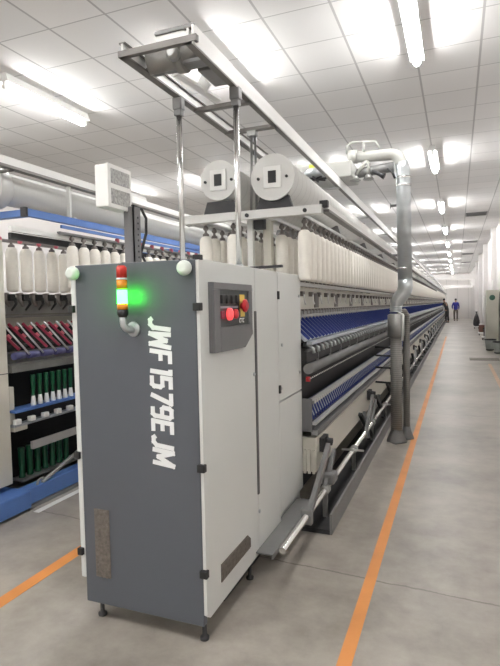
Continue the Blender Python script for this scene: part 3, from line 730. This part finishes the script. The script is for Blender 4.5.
for x, ya in ((-2.97, 3.53+.145*28), (-3.25, 3.16+.147*5)):
    y = ya
    while y < 26: mb.lathe(prof, (x, y, ZT if x > -3.1 else 2.05), 6); y += .145
solo('distant_roving', mb, 'roving', 'white roving bobbins farther along the left spinning frame behind the poles', 'roving bobbins', kind='stuff')
# red knobs on the creel rail of the left frame
for i in range(16):
    y = 3.0+.20*i
    build('red_knob', MB().lathe([(.006,2.02),(.018,2.03),(.018,2.05),(.006,2.06)], (-3.20,y,0), 8) if i < 4 else MB().lathe([(.008,2.110),(.022,2.120),(.022,2.145),(.008,2.155)], (-2.965,y+.35,0), 8), 'pinkred', lf)
# green spinning bobbins
def green_proto(name, prof, skirt):
    t = thing(name, (0,0,0), 'x', 'spinning bobbin')
    a = build('tube_body', MB().lathe(prof, (0,0,0), 10), 'green', t)
    kids = [a]
    if skirt: kids.append(build('yarn_base', MB().lathe([(.020,0),(.022,.01),(.014,.075),(.011,.08)], (0,0,0), 10), 'white', t))
    KIDS[t.name] = kids; return t
g1 = green_proto('spinning_bobbin', [(.012,.05),(.014,.12),(.019,.235),(.019,.245)], True)
g2 = green_proto('spinning_bobbin', [(.026,0),(.026,.01),(.022,.02),(.026,.235),(.026,.24)], False)
for i in range(7):
    lab = 'slim green bobbin with white base standing on the blue rail of the left frame'
    if i == 0: g1.location = (-3.13, 3.20, .745); g1['label'] = lab; g1['group'] = 'upper green bobbins'
    else: copy_tree(g1, (-3.13, 3.20+.072*i, .745), lab, 'upper green bobbins')
for i in range(7):
    lab = 'dark green tube in the lower row behind the aluminium rail of the left frame'
    if i == 0: g2.location = (-3.24, 3.16, .165); g2['label'] = lab; g2['group'] = 'lower green tubes'
    else: copy_tree(g2, (-3.24, 3.16+.085*i, .165), lab, 'lower green tubes')
lrun('tube_tray', 'mid', -3.30, -3.17, 0.150, 0.165, y0=3.10)
# left ducts and track
t = thing('air_duct', (-3.25, 2.86, 2.30), 'wide cream air duct with round end along the left spinning frame', 'air duct', 'cream ducts on the left frame')
build('duct_pipe', MB().tube([(-3.26,3.10,2.43),(-3.26,YE,2.43)], .115, 24), 'rail_white', t)
build('end_drum', MB().lathe([(.155,0),(.160,.02),(.160,.10),(.125,.14)], (-3.29,2.99,2.435), 28, 'y'), 'rail_white', t)
t = thing('cleaner_track', (-3.3, 2.4, 2.55), 'white overhead track running above the left spinning frame', 'overhead track')
for x in (-3.05, -3.42):
    build('rail', MB().box(x-.02, x+.02, 2.3, YE, 2.555, 2.615), 'rail_white', t)
    build('rail_flange', MB().box(x-.03, x+.03, 2.3, YE, 2.535, 2.555), 'rail_dark', t)
for i in range(10):
    y = 3.62+4.65*i
    build('hanger', MB().box(-3.075,-3.045,y-.012,y+.012,2.262,2.54).box(-3.09,-3.0,y-.02,y+.02,2.26,2.275), 'rail_white', t)
for i in range(16):
    y = 3.0+3.0*i; build('cross_bar', MB().box(-3.42,-3.05,y-.02,y+.02,2.525,2.540), 'rail_dark', t)

# ------------------------------------------------------------------ along the right wall
t = thing('filter_console', (1.0, 18.4, 0), 'tall beige console cabinet with a round dark green dial at the right wall', 'cabinet')
build('body', MB().box(0.86,1.22,18.2,18.75,0.04,1.84,.01), 'beige', t)
build('plinth', MB().box(0.89,1.20,18.24,18.72,0,0.05), 'dark', t)
build('dial', MB().lathe([(.085,0),(.085,.012),(.06,.018)], (1.03,18.2,1.60), 22, '-y'), 'dial', t, 'round dark green dial')
build('side_pipe', MB().tube([(0.84,18.4,0.05),(0.84,18.4,1.62),(0.80,18.35,1.63)], .02, 8), 'white', t)
build('top_pipe', MB().tube([(1.05,18.45,1.84),(1.05,18.45,2.15)], .018, 8), 'white', t)
for (x, y, lab) in ((0.93,17.3,'grey tapered bin with black rim standing before the beige console, left one'),
                    (1.10,16.3,'grey tapered bin with black rim at the right edge, nearest to the camera')):
    t = thing('bin', (x,y,0), lab, 'bin', 'grey bins by the console')
    build('bucket', MB().lathe([(.085,0),(.11,.02),(.155,.28),(.158,.33),(.135,.33),(.095,.04)], (x,y,0), 20), 'bin', t)
    build('rim', MB().tube(arc((x,y,.335),.156,0,2*PI,(1,0,0),(0,1,0),20), .016, 8, False), 'black', t)
    build('base_ring', MB().tube(arc((x,y,.03),.108,0,2*PI,(1,0,0),(0,1,0),20), .016, 8, False), 'black', t)
def cart(x, y, top, lab):
    t = thing('floor_cart', (x,y,0), lab, 'cart', 'low carts along the right wall')
    build('deck', MB().box(x-.14,x+.14,y-.2,y+.2,.09,.14,.008), 'white', t)
    for dx in (-.1,.1):
        for dy in (-.15,.15): build('wheel', MB().lathe([(.045,-.015),(.045,.015)], (x+dx,y+dy,.045), 10, 'x'), 'black', t)
    return .14
cart(1.02, 22.0, 0, 'low white wheeled cart by the right wall, nearest behind the beige console')
cart(1.0, 25.0, 0, 'low white wheeled cart by the right wall, under the brown drum')
cart(0.98, 31.0, 0, 'low white wheeled cart by the right wall, under the dark sack')
t = thing('drum', (1.0,25.0,.14), 'small brown drum with pale lid on a cart by the right wall', 'drum')
build('drum_body', MB().lathe([(.10,.14),(.125,.20),(.125,.42),(.10,.46)], (1.0,25.0,0), 14), 'brown', t)
build('lid', MB().lathe([(.11,.46),(.11,.50),(.03,.52)], (1.0,25.0,0), 14), 'white', t)
t = thing('sack', (0.98,31.0,.14), 'dark tied sack standing on a cart far along the right wall', 'sack')
build('sack_body', MB().lathe([(.10,.14),(.17,.22),(.16,.45),(.10,.68),(.045,.80)], (0.98,31.0,0), 12), 'dark_cloth', t)
build('sack_neck', MB().lathe([(.045,.80),(.03,.84),(.06,.93),(.02,.94)], (0.98,31.0,0), 10), 'dark_cloth', t)
t = thing('trash_can', (1.08,22.9,0), 'narrow dark can by the right wall behind the beige console', 'can')
build('can_body', MB().lathe([(.09,0),(.11,.38)], (1.08,22.9,0), 12), 'dark', t)
build('lid', MB().lathe([(.115,.38),(.115,.42),(.03,.46)], (1.08,22.9,0), 12), 'black', t)

# ------------------------------------------------------------------ people, far down the aisle
def skin_mesh(name, verts, edges, radii, m, parent, root=0, sub=2, label=None):
    me = bpy.data.meshes.new(name); me.from_pydata(verts, edges, [])
    sv = me.skin_vertices[0] if me.skin_vertices else None
    o = link(name, me); o.parent = parent
    md = o.modifiers.new('skin', 'SKIN'); md.use_smooth_shade = True
    if not me.skin_vertices:
        b = bmesh.new(); b.from_mesh(me); b.verts.layers.skin.verify(); b.to_mesh(me); b.free()
    for i, r in enumerate(radii):
        d = me.skin_vertices[0].data[i]; d.radius = (r, r) if isinstance(r, (int, float)) else r; d.use_root = (i == root)
    ss = o.modifiers.new('subdivision', 'SUBSURF'); ss.levels = sub; ss.render_levels = sub
    me.materials.append(M[m])
    if label: o['label'] = label
    return o
def person(loc, rz, lean, label, top, bottom, elbow, stride):
    t = link('person', None); t.location = loc; t.rotation_euler = (0, 0, rz); ORG[t.name] = Vector(loc)
    tag(t, label, 'person', 'people in the aisle')
    L = lean
    hip, chest, neck, head = (0,0,.93), (0,L*.6,1.30), (0,L*.9,1.46), (0,L*1.15,1.60)
    def leg(s, f): return [(s*.09,0,.88), (s*.10,f*.5+.02,.50), (s*.10,f,.10), (s*.10,f+.13,.04)]
    def armp(s, e): return [(s*.17,L*.75,1.39), (s*(.22+e*.10),L*.75+e*.08,1.13), (s*(.21+e*.08),L*.75+.10+e*.22,.92+e*.15), (s*(.20+e*.07),L*.75+.13+e*.30,.83+e*.18)]
    V = [hip, (0,L*.3,1.12), chest, neck, head, (0,L*1.2,1.72)]; E = [(0,1),(1,2),(2,3),(3,4),(4,5)]; R = [.12,.115,.14,.055,.085,.06]
    def chain(start, pts, rs):
        p = start
        for q, r in zip(pts, rs): V.append(q); R.append(r); E.append((p, len(V)-1)); p = len(V)-1
    for s, f in ((-1, stride), (1, -stride)): chain(0, leg(s, f), (.085,.055,.04,.04))
    for s, e in ((-1, elbow), (1, 0.1)): chain(2, armp(s, e), (.05,.04,.03,.032))
    skin_mesh('body', V, E, R, 'skin', t)
    # shirt with sleeves
    V2 = [(0,0,.84),(0,0,.94),(0,L*.3,1.12),(0,L*.6,1.30),(0,L*.85,1.42)]; E2 = [(0,1),(1,2),(2,3),(3,4)]; R2 = [(.165,.125),(.17,.13),(.165,.12),(.185,.13),(.09,.08)]
    for s, e in ((-1, elbow), (1, 0.1)):
        a = armp(s, e); n = len(V2); V2 += [a[0], a[1], a[2]]; R2 += [.068,.056,.048]; E2 += [(3,n),(n,n+1),(n+1,n+2)]
    skin_mesh('shirt', V2, E2, R2, top, t, label='royal blue work shirt' if top == 'shirt' else 'dark jacket')
    V3 = [(0,0,.95),(0,0,.86)]; E3 = [(0,1)]; R3 = [(.16,.12),(.15,.12)]
    for s, f in ((-1, stride), (1, -stride)):
        a = leg(s, f); n = len(V3); V3 += [a[0], a[1], a[2]]; R3 += [.10,.075,.065]; E3 += [(1,n),(n,n+1),(n+1,n+2)]
    skin_mesh('trousers', V3, E3, R3, bottom, t)
    for s, f in ((-1, stride), (1, -stride)):
        a = leg(s, f)
        skin_mesh('shoe', [(a[2][0],a[2][1]-.05,.045),(a[2][0],a[2][1]+.06,.045),(a[2][0],a[2][1]+.17,.035)], [(0,1),(1,2)], [.045,.046,.035], 'black', t)
    skin_mesh('hair', [(0,L*1.15-.02,1.58),(0,L*1.18-.025,1.66),(0,L*1.2,1.74)], [(0,1),(1,2)], [.085,.10,.06], 'hair', t)
    return t
person((-0.10, 43.0, 0), 0.0, 0.02, 'person in a royal blue shirt and grey trousers walking away down the aisle', 'shirt', 'trousers', 0.35, 0.16)
person((-0.66, 40.0, 0), 1.1, 0.22, 'person in dark clothes leaning over the far end of the spinning frame', 'dark_cloth', 'dark_cloth', 0.9, 0.05)

# ------------------------------------------------------------------ camera and colour
yaw, pitch, roll, f = 0.3773, 0.0522, -0.0202, 523.47386
fw = Vector((-math.sin(yaw)*math.cos(pitch), math.cos(yaw)*math.cos(pitch), -math.sin(pitch)))
r0 = Vector((math.cos(yaw), math.sin(yaw), 0)); u0 = r0.cross(fw)
rt = math.cos(roll)*r0+math.sin(roll)*u0; upv = -math.sin(roll)*r0+math.cos(roll)*u0
cd = bpy.data.cameras.new('camera'); co = bpy.data.objects.new('camera', cd); COL.objects.link(co)
cd.sensor_fit = 'VERTICAL'; cd.sensor_height = 36.0; cd.lens = f/666*36.0; cd.clip_end = 200
co.matrix_world = Matrix(((rt.x,upv.x,-fw.x,0),(rt.y,upv.y,-fw.y,0),(rt.z,upv.z,-fw.z,1.5),(0,0,0,1)))
SC.camera = co
w = bpy.data.worlds.new('world'); SC.world = w; w.use_nodes = True
w.node_tree.nodes['Background'].inputs['Color'].default_value = (0.9, 0.92, 1, 1)
w.node_tree.nodes['Background'].inputs['Strength'].default_value = 0.2
SC.view_settings.view_transform = 'Standard'; SC.view_settings.look = 'None'
SC.view_settings.gamma = 1.0; SC.view_settings.use_curve_mapping = False
SC.view_settings.exposure = 1.22
try:
    SC.cycles.use_denoising = True; SC.cycles.max_bounces = 8; SC.cycles.diffuse_bounces = 5; SC.cycles.sample_clamp_indirect = 8.0
except Exception: pass
